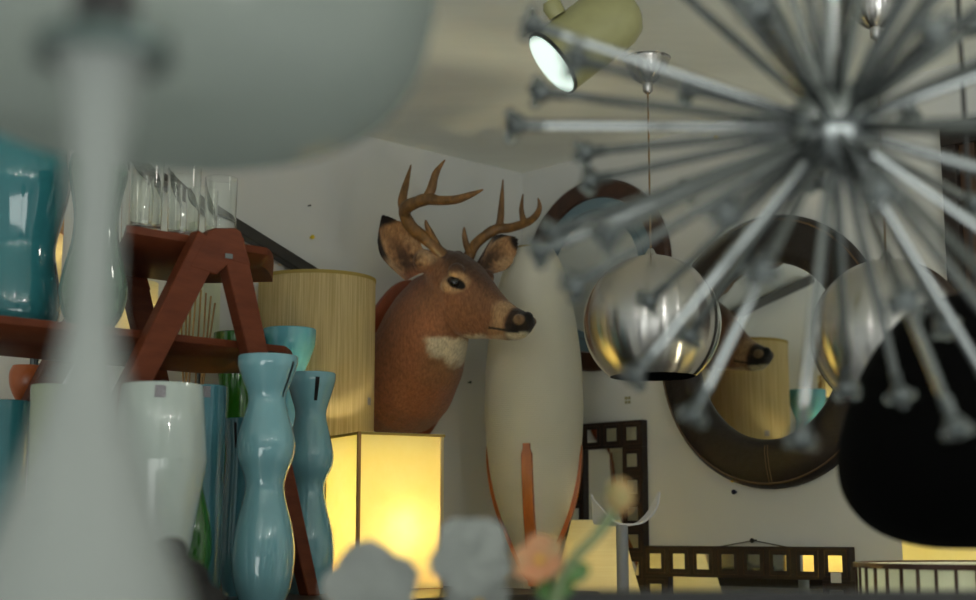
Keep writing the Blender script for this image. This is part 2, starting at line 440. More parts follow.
tt.links.new(fn.outputs['Fac'], fr2.inputs[0])
fm = N(tt, 'ShaderNodeVectorMath', _operation='SCALE'); tt.links.new(at.outputs['Color'], fm.inputs[0]); tt.links.new(fr2.outputs[0], fm.inputs['Scale'])
tt.links.new(fm.outputs[0], bb.inputs['Base Color'])
bb.inputs['Roughness'].default_value = .7; bb.inputs['Specular IOR Level'].default_value = .2; bb.inputs['Sheen Weight'].default_value = .15
nn = N(tt, 'ShaderNodeTexNoise', Scale=1.0, Detail=6, Roughness=.7); tt.links.new(mapped(tt, (120, 120, 55)), nn.inputs['Vector'])
bp = N(tt, 'ShaderNodeBump', Strength=.7, Distance=.004); tt.links.new(nn.outputs['Fac'], bp.inputs['Height']); tt.links.new(bp.outputs[0], bb.inputs['Normal'])
me.materials.append(mt); me.transform(Matrix.Translation(-pc)); me.polygons.foreach_set('use_smooth', [True]*len(me.polygons))
o = bpy.data.objects.new('fur_body', me); COL.objects.link(o); o.parent = deer
for sd in (-1, 1):
    bm = BM(); ball(bm, hp(.072, sd*.0605, -.094), .0135, 20, 14); obj('eye', bm, mat('eye_glass', (12, 9, 8), .05, coat=1), deer)
M_ant = mat('antler_bone', (86, 62, 36), .5, scale=(60, 60, 22), c2=(142, 102, 56), bump=.5, coat=.1)
def antler(beam_, tines, label=None):
    bm = BM()
    for pts in [beam_] + tines:
        p = spline([P(a, b, c) for a, b, c, r in pts], 5); r = sp1([M(r, 3.5) for *_, r in pts], 5)
        r = [x*(1+.09*noise.noise(q*60)) for x, q in zip(r, p)]
        tube(bm, p, r, 12)
    me = obj('antler', bm, M_ant, deer)
    return me
antler([(449, 264, 3.54, 6.5), (441, 254, 3.53, 6.2), (433, 245, 3.515, 6.2), (422, 236, 3.50, 6.6), (413, 229, 3.48, 6.6), (405.5, 217, 3.46, 6.2), (406, 208, 3.44, 6.8), (416, 202.5, 3.42, 6.2), (428, 199, 3.40, 6), (440, 200.5, 3.38, 4.8), (456, 199.5, 3.35, 4.2), (470, 195, 3.33, 3.2), (483, 189.6, 3.31, .8)],
       [[(405, 212, 3.45, 6), (402.5, 200, 3.45, 4.8), (406, 184, 3.46, 3.4), (411, 165, 3.47, .7)],
        [(424, 202, 3.405, 5), (431, 190, 3.40, 4.8), (436, 173, 3.40, 3.4), (445, 160, 3.40, .8)],
        [(437, 246, 3.52, 4.5), (431, 234, 3.50, 3.4), (427, 226, 3.49, 2.6), (425.7, 220, 3.485, .9)]])
antler([(466, 262, 3.585, 6.2), (470, 254, 3.59, 6), (475, 245, 3.60, 5.6), (485, 236, 3.615, 5.4), (497, 229, 3.62, 5.6), (509, 228, 3.61, 4.8), (523, 224, 3.58, 4.4), (534, 218, 3.55, 3.8), (539.5, 208, 3.53, 2.8), (538, 198, 3.52, .8)],
       [[(499, 229, 3.62, 5), (500.5, 218, 3.62, 3.8), (501.5, 204, 3.62, 3), (503, 179.5, 3.62, .7)],
        [(524, 223, 3.58, 4), (522, 214, 3.58, 3), (521.5, 207, 3.58, 2.3), (523, 194, 3.58, .7)],
        [(470, 254, 3.585, 4), (466.5, 245, 3.57, 3.4), (464.5, 236, 3.56, 2.8), (464, 227, 3.555, .9)]])
# plaque (shield) on the wall
bm = BM(); pts = []
for i in range(48):
    th = 2*PI*i/48; x = .155*math.sin(th); z = .205*math.cos(th)
    z = z*(1+.10*math.cos(2*th)) ; x = x*(1+.12*math.cos(2*th)*-1)*(1-.12*max(0, -math.cos(th)))
    pts.append((x, z))
loft(bm, [[pc + L*(x*k) + Z*(z*k) + R*h for x, z in pts] for k, h in ((1, .001), (1, .015), (.93, .024))])
obj('plaque', bm, M_plaque, deer)
bm = BM(); lathe(bm, [(.0, 0), (.006, 0), (.006, .003), (.0, .004)], pc - L*.055 + Z*.165 + R*.0245, 12, R); obj('screw', bm, M_blackm, deer)

# ------------------------------------------------------------------ lamps on the counter
# tan drum shade lamp
dd = 3.40; c = P(316, 352, dd); r = M(59, dd)
zt, zb = P(316, 272, dd-.1).z, P(316, 436, dd-.1).z
base = V((c.x, c.y, TOP))
t = thing('drum_lamp', base, 'tan linen drum lampshade on a stand beside the deer neck', 'lamp')
def open_shade(bm, c, rt, rb, zb, zt, th=.003, seg=64, ang0=0):
    lathe_ring(bm, [(rb, zb), (rt, zt), (rt-th, zt), (rb-th, zb), (rb, zb)], c, seg, ang0)
def lathe_ring(bm, prof, c, seg, ang0=0):
    rings = [[V((c.x + a*math.cos(ang0+2*PI*i/seg), c.y + a*math.sin(ang0+2*PI*i/seg), z)) for i in range(seg)] for a, z in prof]
    rs = loft(bm, rings, cap=False); bmesh.ops.remove_doubles(bm, verts=bm.verts, dist=1e-6)
bm = BM(); open_shade(bm, c, r, r, zb, zt-.004); sh = obj('lamp_shade', bm, M_linen, t)
bm = BM(); open_shade(bm, c, r+.0012, r+.0012, zt-.008, zt+.0, .006); obj('trim', bm, M_linrim, sh)
bm = BM(); lathe(bm, [(0, 0), (.085, 0), (.085, .012), (.03, .02), (.012, .03), (.012, .12), (.016, .2), (.016, zb-TOP+.06), (0, zb-TOP+.06)], base, 24); obj('base', bm, M_steel, t)
for k in range(3):
    a = k*2*PI/3; bm = BM(); tube(bm, [base+Z*(zb-TOP+.05), V((c.x+(r-.002)*math.cos(a), c.y+(r-.002)*math.sin(a), zb+.05))], .002, 6); obj('spider_arm', bm, M_steel, t)
# price sticker on the side towards the mirrors
a = math.atan2(R.y*.9+L.y*.45, R.x*.9+L.x*.45)
bm = BM(); rr = r+.0015
loft(bm, [[V((c.x+rr*math.cos(a+q), c.y+rr*math.sin(a+q), z)) for q in (-.06, -.03, 0, .03, .06)] for z in (zb+.075, zb+.092)], cap=False, close=False)
bmesh.ops.solidify(bm, geom=bm.faces[:], thickness=.0006); obj('price_sticker', bm, M_pricep, t)

# lit square lamp
dl = 3.05
pA = P(358.5, 480, dl); h1 = V((pA.x, pA.y, 0))
zt = P(358, 431.5, dl).z
eR = V((math.cos(math.radians(27)), math.sin(math.radians(27)), 0)); eL = V((-eR.y, eR.x, 0))
side = .197
base = V((h1.x, h1.y, TOP)) + eR*side/2 + eL*side/2
t = thing('square_lamp', base, 'square paper lamp glowing bright yellow with wooden corner strips', 'lamp')
zb = TOP+.001
cs = [h1, h1+eR*side, h1+(eR+eL)*side, h1+eL*side]
for k in range(4):
    a, b = cs[k], cs[(k+1) % 4]; e = (b-a).normalized(); nrm = e.cross(Z)
    bm = BM(); boxv(bm, a+Z*zb+nrm*-.002, e*side, nrm*.0015, Z*(zt-zb)); obj('paper_panel', bm, M_paper, t, False)
    ins = (eR*(1 if k in (0, 3) else -1) + eL*(1 if k < 2 else -1))*(.0045 if k else 0)
    bm = BM(); boxv(bm, a+ins+Z*(TOP)-(eR+eL)*.0035, eR*.007, eL*.007, Z*(zt-TOP)); obj('corner_strip', bm, M_strip, t, False)
    bm = BM(); beam(bm, a+Z*(zt-.003), b+Z*(zt-.003), .005, .006, Z); obj('rim_strip', bm, M_linrim, t, False)
bm = BM(); boxv(bm, cs[0]+Z*(zt-.022)+(eR+eL)*side*.14, eR*side*.72, eL*side*.72, Z*.002); obj('spill_lid', bm, M_paper, t, False)  # added lid, out of sight, holds back light spilling from the open top
bm = BM(); boxv(bm, cs[0]+Z*TOP+(eR+eL)*.008, eR*(side-.016), eL*(side-.016), Z*.010); obj('base', bm, M_fin, t, False)
bl = base + Z*.135 + eR*.010 - eL*.045
bm = BM(); lathe(bm, [(0, 0), (.02, 0), (.02, .05), (.013, .055), (0, .055)], base+Z*.012+eR*.01-eL*.045, 16); obj('socket', bm, M_blackm, t)
bm = BM(); lathe(bm, prof_spline([(.012, -.06), (.014, -.045), (.026, -.015), (.028, 0), (.02, .02), (0, .028)], 4), bl, 20); obj('bulb', bm, emit('warm_bulb', (255, 238, 190), 290), t)

# ------------------------------------------------------------------ rocket lantern
ld = 3.72; c0 = P(534, 400, ld)
prof_px = [(0, 580), (5, 578), (14, 562), (24, 540), (35, 512), (43, 480), (47.5, 445), (49.5, 405), (48, 365), (44, 330), (37.5, 295), (29, 266), (21, 250)]
def zpx(y, Y): return P(534, y, Y).z
pr = prof_spline([(M(a, ld), zpx(y, ld)) for a, y in prof_px], 5)
base = V((c0.x, c0.y, SB))
t = thing('lantern_lamp', base, 'tall white ribbed bullet-shaped lantern lamp with orange wooden fins', 'lamp')
base = V((c0.x, c0.y, 0)); bm = BM(); lathe(bm, pr, base, 56); obj('lamp_shade', bm, M_lantern, t)
tocam = (V((0, 0, 0)) - base).normalized(); ang = math.atan2(tocam.y, tocam.x)
fins = [v for v in pr if v[1] < zpx(446, ld)]
def radius_at(z):
    for a, b in zip(pr, pr[1:]):
        if a[1] <= z <= b[1]: return a[0] + (b[0]-a[0])*(z-a[1])/max(1e-6, b[1]-a[1])
    return pr[0][0]
for k in range(4):
    a = ang - .16 + k*PI/2; er = V((math.cos(a), math.sin(a), 0)); et = V((-er.y, er.x, 0))
    rings = []; n = 26; z0, z1 = zpx(579, ld), zpx(446, ld)
    for i in range(n):
        z = z0+(z1-z0)*i/(n-1); rr = radius_at(z); q = i/(n-1)
        wd = (.0155 if i < n-2 else .011); ou = .010*(1-q**4*.8)
        rings.append([base + er*(rr-.003) - et*wd + Z*z, base + er*(rr+ou) - et*wd*.8 + Z*z, base + er*(rr+ou) + et*wd*.8 + Z*z, base + er*(rr-.003) + et*wd + Z*z])
    bm = BM(); loft(bm, rings); obj('fin', bm, M_fin, t)
bm = BM(); lathe(bm, [(0, zpx(586, ld)), (.016, zpx(586, ld)), (.02, zpx(578, ld)), (0, zpx(576, ld))], base, 20); obj('collar', bm, M_fin, t)
bm = BM(); lathe(bm, [(0, SB), (.085, SB), (.085, SB+.015), (.02, SB+.025), (.011, SB+.04), (.011, zpx(584, ld)), (0, zpx(584, ld))], base, 28); obj('stand', bm, M_blackm, t)
bm = BM(); lathe(bm, [(0, zpx(250.5, ld)), (M(20, ld), zpx(250.5, ld)), (M(20, ld), zpx(248, ld)), (0, zpx(248, ld))], base, 32); obj('cap', bm, M_linrim, t)

# ------------------------------------------------------------------ cream cone lamp
ld = 3.67; cx = P(596, 560, ld); zt = zpx(520, ld); zb = zpx(600, ld)
base = V((cx.x, cx.y, SB))
t = thing('cone_lamp', base, 'cream ribbed cone-shaped lampshade behind the white curved stand', 'lamp')
base = V((cx.x, cx.y, 0)); bm = BM(); open_shade(bm, base, M(24, ld), M(45, ld), zb, zt); obj('lamp_shade', bm, M_cream, t)
bm = BM(); lathe(bm, [(0, SB), (.055, SB), (.055, SB+.02), (.02, SB+.03), (.012, SB+.05), (.012, zb+.03), (0, zb+.03)], base, 24); obj('stand', bm, M_blackm, t)
bm = BM(); ball(bm, base+Z*(zb+.055), .028); obj('bulb', bm, emit('soft_bulb', (255, 232, 180), 22), t)

# white curved cradle on a post
ld = 3.35
q = [(592, 496), (594, 508), (600, 518), (611, 523.5), (624, 525), (638, 523.5), (648, 516), (655, 505), (659, 492)]
base = P(622, 590, ld); base.z = SB
t = thing('curved_stand', base, 'white curved cradle on a grey post in front of the dark tiled mirror', 'stand')
pts = spline([P(a, b, ld) for a, b in q], 4)
wid = sp1([.012, .035, .05, .04, .022, .026, .028, .022, .006], 4)
ax = V((.55, -.83, .10)).normalized()
rings = []
for k, p in enumerate(pts):
    d = (pts[min(k+1, len(pts)-1)]-pts[max(k-1, 0)]).normalized()
    lean = V((0, 0, 0))
    up = d.cross(ax).normalized()
    f_ = max(0, 1-k/12)
    a2 = (ax*(1-f_) + (Z*.95 + V((-.15, 0, 0)))*f_).normalized() if k < 12 else ax
    up = d.cross(a2).normalized()
    th = .0022
    rings.append([p + a2*wid[k]*.5+up*th, p - a2*wid[k]*.5+up*th, p - a2*wid[k]*.5-up*th, p + a2*wid[k]*.5-up*th])
bm = BM(); loft(bm, rings); obj('cradle', bm, M_white, t)
ptop = P(622, 525, ld)
bm = BM(); lathe(bm, [(0, SB+.015), (M(6, ld), SB+.015), (M(6, ld), ptop.z), (0, ptop.z)], V((ptop.x, ptop.y, 0)), 20); obj('post', bm, M_grey, t)
bm = BM(); lathe(bm, [(0, SB), (.08, SB), (.08, SB+.012), (.03, SB+.02), (0, SB+.02)], V((ptop.x, ptop.y, 0)), 32); obj('foot', bm, M_grey, t)

# ------------------------------------------------------------------ mirrors on the wall
def wallring(bm, c, prof, seg=72):
    """prof of (radius, out from wall), swept around the normal -L"""
    rings = [[c - L*o + (R*math.cos(2*PI*i/seg) + Z*math.sin(2*PI*i/seg))*r for i in range(seg)] for r, o in prof]
    loft(bm, rings + [rings[0]], cap=False); bmesh.ops.remove_doubles(bm, verts=bm.verts, dist=1e-6)
def disc(bm, c, r, o0, o1, seg=72):
    loft(bm, [[c - L*o + (R*math.cos(2*PI*i/seg) + Z*math.sin(2*PI*i/seg))*r for i in range(seg)] for o in (o0, o1)])
c = hitR(771, 351); Ro = (P(771, 214, c.y).z - P(771, 486, c.y).z)/2; Ri = Ro*.655
t = thing('round_mirror', c - Z*Ro, 'large round mirror in a wide dark leather frame with stitched seams', 'mirror')
bm = BM(); wallring(bm, c, [(Ro, .002), (Ro, .012), (Ro-.012, .026), (Ro-.05, .036), (Ri+.03, .040), (Ri+.012, .038), (Ri, .028), (Ri-.004, .010), (Ri-.004, .002)]); fr = obj('frame', bm, M_leather, t)
bm = BM(); wallring(bm, c, [(Ro-.010, .0268), (Ro-.0125, .0285), (Ro-.015, .0268)]); obj('piping', bm, M_stitch, fr)
for k in range(4):
    a = -PI/2 + k*PI/2 + .02; er = R*math.cos(a) + Z*math.sin(a); et = -R*math.sin(a) + Z*math.cos(a)
    bm = BM()
    for s_ in (-.004, .004): tube(bm, [c + er*x - L*o + et*s_ for x, o in ((Ro-.012, .026), (Ro-.05, .0365), (Ri+.03, .0405), (Ri+.012, .0385))], .0011, 6)
    obj('seam', bm, M_stitch, fr)
bm = BM(); disc(bm, c, Ri, .003, .012); obj('mirror_glass', bm, M_mirror, t)

c = hitR(597, 275); Ro = (P(606, 180, c.y).z - P(606, 371, c.y).z)/2
t = thing('round_mirror', c - Z*Ro, 'smaller round mirror with a brown wood rim and blue-grey inner ring', 'mirror')
bm = BM(); wallring(bm, c, [(Ro, .002), (Ro, .016), (Ro-.006, .022), (Ro*.81, .020), (Ro*.80, .014), (Ro*.80, .002)]); obj('frame', bm, M_ringwood, t)
bm = BM(); wallring(bm, c, [(Ro*.80, .002), (Ro*.80, .012), (Ro*.60, .010), (Ro*.60, .002)]); b_ = obj('glass_ring', bm, M_bluering, t)
bm = BM(); wallring(bm, c, [(Ro*.68, .0105), (Ro*.675, .0125), (Ro*.67, .0105)]); obj('dark_line', bm, M_thin, b_)
bm = BM(); disc(bm, c, Ro*.60, .002, .008); obj('mirror_glass', bm, M_mirror, t)

def square_mirror(lab, tr, zt, nx, ny, pitch, cat='mirror', bar=1.0, left=None):
    """frame with nx by ny small mirror tiles around a mirror, its top right corner at t = tr"""
    w_, h_ = nx*pitch, ny*pitch; t0 = tr-w_; z0 = zt-h_
    t = thing('tiled_mirror', W(0, tr-w_/2, z0), lab, 'mirror', None)
    d = .022
    for (a, b, e, g) in ((0, 0, w_, pitch), (0, h_-pitch, w_, pitch), (0, pitch, pitch, h_-2*pitch), (w_-pitch, pitch, pitch, h_-2*pitch)):
        bm = BM(); boxv(bm, W(.001+d, t0+a, z0+b), L*d, R*e, Z*g); obj('frame_bar', bm, M_dark, t, False, .0015)
    for i in range(nx):
        for j in range(ny):
            if i in (0, nx-1) or j in (0, ny-1):
                ct, cz = t0+(i+.5)*pitch, z0+(j+.5)*pitch
                bm = BM(); boxv(bm, W(d+.0025, ct-pitch*.245, cz-pitch*.245), L*.0015, R*pitch*.49, Z*pitch*.49); ti = obj('mirror_tile', bm, M_mirror, t, False)
                bm = BM()
                for s_ in (0, 1):
                    for (o_, e_, f_) in ((W(d+.0025, ct-pitch*.40, cz+pitch*(.38 if s_ else -.40)), R*pitch*.8, Z*pitch*.02), (W(d+.0025, ct+pitch*(.38 if s_ else -.40), cz-pitch*.40), R*pitch*.02, Z*pitch*.8)):
                        boxv(bm, o_, L*.0015, e_, f_)
                obj('tile_bead', bm, M_ringwood, ti, False)
    bm = BM(); boxv(bm, W(.012, t0+pitch, z0+pitch), L*.010, R*(w_-2*pitch), Z*(h_-2*pitch)); obj('mirror_glass', bm, M_mirror, t, False)
    return t
p1 = hitR(855, 547); tr = (p1-C).dot(R); p0 = hitR(650, 550); tl = (p0-C).dot(R)
pitch = (tr-tl)/8
sq = square_mirror('wide dark square mirror with small mirror tiles hanging from a string', tr, p1.z, 8, 6, pitch)
nl = hitR(756, 540.5); bm = BM()
tube(bm, [W(.010, tl+pitch*3.0, p1.z-.002), nl - L*.010, W(.010, tr-pitch*2.3, p1.z-.002)], .0016, 6); obj('hanging_string', bm, M_hangcord, sq)
bm = BM(); pp = hitR(836, 578, .024); boxv(bm, pp-R*.013-Z*.011, L*-.0012, R*.027, Z*.023); obj('price_sticker', bm, M_price, sq, False)
bm = BM(); lathe(bm, [(0, 0), (.003, 0), (.003, .014), (.006, .015), (.006, .017), (0, .018)], nl, 10, -L); tag(obj('nail', bm, M_blackm), 'small nail holding the string of the tiled mirror', 'nail')
p1 = hitR(647.5, 420); tr2 = (p1-C).dot(R)
square_mirror('narrow dark mirror frame with small square tiles behind the white lantern', tr2, p1.z, 4, 8, .069)

# right-hand slatted panel
pa = hitR(946, 128); ta = (pa-C).dot(R)
zb_ = hitR(952, 330).z
t = thing('slatted_panel', W(0, ta+.25, zb_-.15), 'dark brown slatted wood panel on the wall beyond the black lampshade', 'wall panel')
hh = pa.z - zb_ + .15
for (a, b, e, g) in ((0, 0, .5, .05), (0, hh-.05, .5, .05), (0, .05, .035, hh-.1), (.465, .05, .035, hh-.1)):
    bm = BM(); boxv(bm, W(.031, ta+a, zb_-.15+b), L*.03, R*e, Z*g); obj('frame_bar', bm, M_dark, t, False, .002)
for k in range(10):
    bm = BM(); boxv(bm, W(.018, ta+.037+k*.043, zb_-.10), L*.012, R*.036, Z*(hh-.1)); obj('slat', bm, M_slat, t, False, .001)

# push pins and marks on the walls
def pin(p, n, m, lab, r=.006):
    bm = BM(); lathe(bm, [(0, 0), (r*.5, 0), (r*.5, .006), (r, .008), (r, .011), (0, .013)], p, 12, n); tag(obj('push_pin', bm, m), lab, 'push pin', 'pins in the walls')
pin(hitL(310.5, 237.5), R, M_pinY, 'yellow push pin in the wall above the tan drum lampshade', .0055)
pin(hitL(308, 206), R, M_blackm, 'tiny dark pin in the wall above the yellow pin', .002)
pin(hitL(468, 382.5), R, M_pinG, 'dark green pin in the wall below the deer jaw', .004)
pin(hitR(735, 480), -L, M_pinY, 'yellow pin in the wall just below the leather mirror', .006)
pin(hitR(736, 492), -L, M_pinB, 'navy blue pin under the yellow pin below the leather mirror', .006)
pin(hitR(718, 138), -L, M_pinY, 'yellow pin high on the wall behind the starburst rods', .005)
bm = BM(); p_ = hitR(628, 400)
for i in (0, 1):
    for j in (0, 1): boxv(bm, p_ + R*(.011*i-.010) + Z*(.011*j-.01), L*-.0015, R*.008, Z*.008)
tag(obj('wall_sticker', bm, mat('faded_print', (150, 146, 110), .7), None, False), 'small sticker of four faint squares beneath the aluminium globe', 'sticker')

# sloping rail on the deer wall
bm = BM(); a, b = hitL(70, 124, .03), hitL(330, 285, .03)
dn = (b-a).normalized(); beam(bm, a, b, .032, .03, R); t_ = thing('handrail', hitL(200, 205), 'dark sloping rail along the wall behind the drinking glasses', 'rail')
obj('rail', bm, M_rail, t_, False, .003)
for k in (.15, .85):
    p_ = a.lerp(b, k); bm = BM(); tube(bm, [p_ - R*.029, p_], .008, 8); obj('bracket', bm, M_blackm, t_)

# ------------------------------------------------------------------ aluminium pendants
def pendant(name_px, Y, py_c, lab):
    top = P(name_px[0], name_px[1], Y); x, y = top.x, top.y
    zc = P(name_px[0], py_c, Y).z; r = .147
    t = thing('globe_pendant', V((x, y, zc)), lab, 'pendant lamp', 'aluminium globe pendants')
    b = V((x, y, 0))
    cup = prof_spline([(.0, CEIL), (.049, CEIL), (.0485, CEIL-.004), (.045, CEIL-.022), (.034, CEIL-.042), (.020, CEIL-.053), (.012, CEIL-.057)], 4)
    bm = BM(); lathe(bm, cup + [(.011, CEIL-.075), (.006, CEIL-.08), (0, CEIL-.08)], b, 40); obj('ceiling_cup', bm, M_alu, t, origin=V((x, y, CEIL-.04)))
    bm = BM(); tube(bm, [b+Z*(CEIL-.078), b+Z*(zc+r*.98)], .0022, 8); obj('cord', bm, M_cord, t)
    o0 = math.asin(.62)
    pr = []; n = 30; a0 = -math.acos(.62); a1 = PI/2-.13
    for i in range(n+1):
        q = a0+(a1-a0)*i/n; pr.append((r*math.cos(q), r*math.sin(q)))
    inner = [(p_[0]-.002*math.cos(a0+(a1-a0)*k/n), p_[1]-.002*math.sin(a0+(a1-a0)*k/n)) for k, p_ in enumerate(pr)]
    bm = BM(); c_ = V((x, y, zc))
    rings = [[c_ + V((a*math.cos(2*PI*i/72), a*math.sin(2*PI*i/72), h)) for i in range(72)] for a, h in pr]
    loft(bm, rings, cap=False)
    sh = obj('globe', bm, M_alu, t, origin=c_)
    rings = [[c_ + V((a*math.cos(2*PI*i/48), a*math.sin(2*PI*i/48), h)) for i in range(48)] for a, h in inner]
    bm = BM(); loft(bm, rings, cap=False); obj('lining', bm, M_holeblack if lab.startswith('brushed aluminium globe pendant hanging in front') else M_redin, sh, origin=c_)
    bm = BM(); lathe(bm, [(0, r*.985), (r*.14, r*.985), (r*.12, r*1.0), (.012, r*1.02), (.006, r*1.10), (0, r*1.10)], c_, 40); obj('top_cap', bm, M_alu, t)
    for k in range(12):
        a = k*PI/6; e = PI/2-.22; q = c_ + V((math.cos(a)*math.cos(e), math.sin(a)*math.cos(e), math.sin(e)))*(r+.0003)
        bm = BM(); lathe(bm, [(0, 0), (.0022, 0), (.0022, .0004), (0, .0004)], q, 8, (q-c_)); obj('vent_hole', bm, M_blackm, sh)
    bm = BM(); lathe(bm, [(0, r*.55), (.02, r*.55), (.02, r*.96), (0, r*.96)], c_, 16); obj('socket', bm, M_blackm, t)
    bm = BM(); ball(bm, c_+Z*r*.3, .03); obj('bulb', bm, M_opal, t)
pendant((647.5, 75), 3.07, 323, 'brushed aluminium globe pendant hanging in front of the smaller round mirror')
pendant((875, 12), 2.72, 336, 'brushed aluminium globe pendant hanging behind the black bell lampshade')

# ------------------------------------------------------------------ ceiling spotlight
Y = 2.45; fc = P(553, 63, Y)
ax = V((-.77, -.115, -.64)).normalized()
r = M(36, Y)
t = thing('ceiling_spotlight', V((fc.x, fc.y, CEIL)), 'olive cylinder ceiling spotlight with a lit white face', 'spotlight')
bm = BM(); n = 48; x, y = frame_of(ax)
prof = [(r*.93, -.004), (r, -.002), (r, -.012), (r*1.0, -.125), (r*.97, -.145), (r*.86, -.165), (r*.6, -.178), (.0, -.184)]
lathe(bm, [(0, -.006)] + prof, fc, 48, ax); obj('body', bm, M_olive, t)
bm = BM(); lathe(bm, [(r*.96, -.002), (r*1.015, -.003), (r*1.015, .003), (r*.96, .003)], fc, 48, ax)
obj('rim', bm, M_blackm, t)
bm = BM(); lathe(bm, [(0, .0032), (r*.95, .0032), (r*.95, .0045), (0, .0045)], fc, 48, ax); obj('lamp_face', bm, M_spotglow, t)
back = fc - ax*.10
bm = BM(); lathe(bm, [(0, -.02), (.05, -.02), (.05, 0), (0, 0)], V((back.x, back.y, CEIL)), 32); obj('ceiling_plate', bm, M_olive, t)
bm = BM(); tube(bm, [V((back.x, back.y, CEIL-.015)), back], .012, 12); obj('arm', bm, M_olive, t)
kb = P(531, 3, Y+.02)
bm = BM(); lathe(bm, [(0, 0), (.016, 0), (.018, .02), (.012, .03), (0, .03)], fc - ax*.05 + V((-.03, -.02, .05)), 20, V((-.5, -.2, .8))); obj('knob', bm, M_olive, t)
sl = bpy.data.lights.new('spot_beam', 'SPOT'); sl.energy = 3; sl.spot_size = 1.4; sl.spot_blend = .6; sl.shadow_soft_size = .04; sl.color = (1, .95, .85)
so = bpy.data.objects.new('spot_beam', sl); COL.objects.link(so); so.location = fc + ax*.02
so.rotation_euler = ax.to_track_quat('-Z', 'Y').to_euler()

# ------------------------------------------------------------------ starburst chandelier
Y = 1.2; SC = P(835, 127, Y); RS = M(330, Y)
t = thing('starburst_chandelier', SC, 'chrome starburst chandelier of long radiating rods with clustered tips', 'chandelier')
bm = BM(); ball(bm, SC, .040, 32, 20); obj('hub', bm, M_chrome, t)
bm = BM(); tube(bm, [SC, V((SC.x, SC.y, CEIL-.02))], .008, 12); obj('stem', bm, M_chrome, t)
bm = BM(); lathe(bm, [(0, CEIL), (.06, CEIL), (.055, CEIL-.025), (.01, CEIL-.035), (0, CEIL-.035)], V((SC.x, SC.y, 0)), 32); obj('ceiling_cup', bm, M_chrome, t)
tips = [(533, 25, 1), (578, 60, 1), (541, 92, 0), (511, 125, 1), (586, 152, 0), (591, 180, 0), (686, 192, 0), (726, 212, 1), (608, 235, 1), (535, 254, 1), (576, 285, 1),
        (758, 7, 1), (690, 90, 0), (633, 377, 1), (691, 420, 1), (801, 437, 1), (846, 388, 0), (956, 427, 1), (945, 325, 0), (650, 300, 0), (690, 335, 0),
        (762, 270, 1), (905, 300, 1), (1010, 300, 1), (1040, 380, 1), (880, 190, 1), (900, 395, 0)]
dirs = []
for px, py, front in tips:
    d = ray(px, py).normalized(); oc = CAM - SC; b_ = oc.dot(d); q = b_*b_ - (oc.length_squared - RS*RS)
    k = -b_ + (0 if q < 0 else (-math.sqrt(q) if front else math.sqrt(q)))
    dirs.append(((CAM + d*k) - SC).normalized())
for i in range(70):
    z = 1-2*(i+.5)/70; a = i*2.39996; d = V((math.sqrt(1-z*z)*math.cos(a), math.sqrt(1-z*z)*math.sin(a), z))
    if max(d.dot(e) for e in dirs) < math.cos(.36) and d.z < .97: dirs.append(d)
for d in dirs[:72]:
    tip = SC + d*RS; x, y = frame_of(d)
    bm = BM(); tube(bm, [SC + d*.03, SC + d*(RS-.010)], .0042, 8); ro = obj('rod', bm, M_chrome, t)
    bm = BM(); ball(bm, tip, .0100, 14, 10); obj('tip_ball', bm, M_steel, ro)
    bm = BM()
    for k in range(4):
        a = k*PI/2+rnd.random(); ball(bm, tip + x*(.0105*math.cos(a)) + y*(.0105*math.sin(a)) + d*.004, .0056, 10, 7)
    obj('crystal_cluster', bm, M_crystal, ro)
    bm = BM(); lathe(bm, [(0, -.025), (.0052, -.025), (.0052, -.007), (0, -.007)], tip, 10, d); obj('collar', bm, M_steel, ro)
print('rods', len(dirs))

# ------------------------------------------------------------------ black bell lampshade
Y = 1.75; ac = P(981, 420, Y)
def zat(px, py): return P(px, py, Y).z
pr = prof_spline([(0, zat(981, 549)), (M(60, Y), zat(981, 547)), (M(105, Y), zat(981, 532)), (M(133, Y), zat(981, 503)), (M(142, Y), zat(981, 468)), (M(136, Y), zat(981, 430)), (M(122, Y), zat(981, 388)), (M(100, Y), zat(981, 348)), (M(74, Y), zat(981, 318)), (M(48, Y), zat(981, 301)), (M(22, Y), zat(981, 296)), (0, zat(981, 295))], 5)
b = V((ac.x, ac.y, 0))
t = thing('bell_pendant', V((ac.x, ac.y, pr[0][1])), 'large matte black bell-shaped hanging lampshade beside the starburst rods', 'pendant lamp')
bm = BM(); lathe(bm, pr, b, 64); obj('lamp_shade', bm, M_black, t)
bm = BM(); tube(bm, [b+Z*(pr[-1][1]-.005), b+Z*(CEIL-.02)], .003, 8); obj('cord', bm, M_blackm, t)
bm = BM(); lathe(bm, [(0, CEIL), (.05, CEIL), (.045, CEIL-.02), (0, CEIL-.025)], b, 24); obj('ceiling_cup', bm, M_blackm, t)

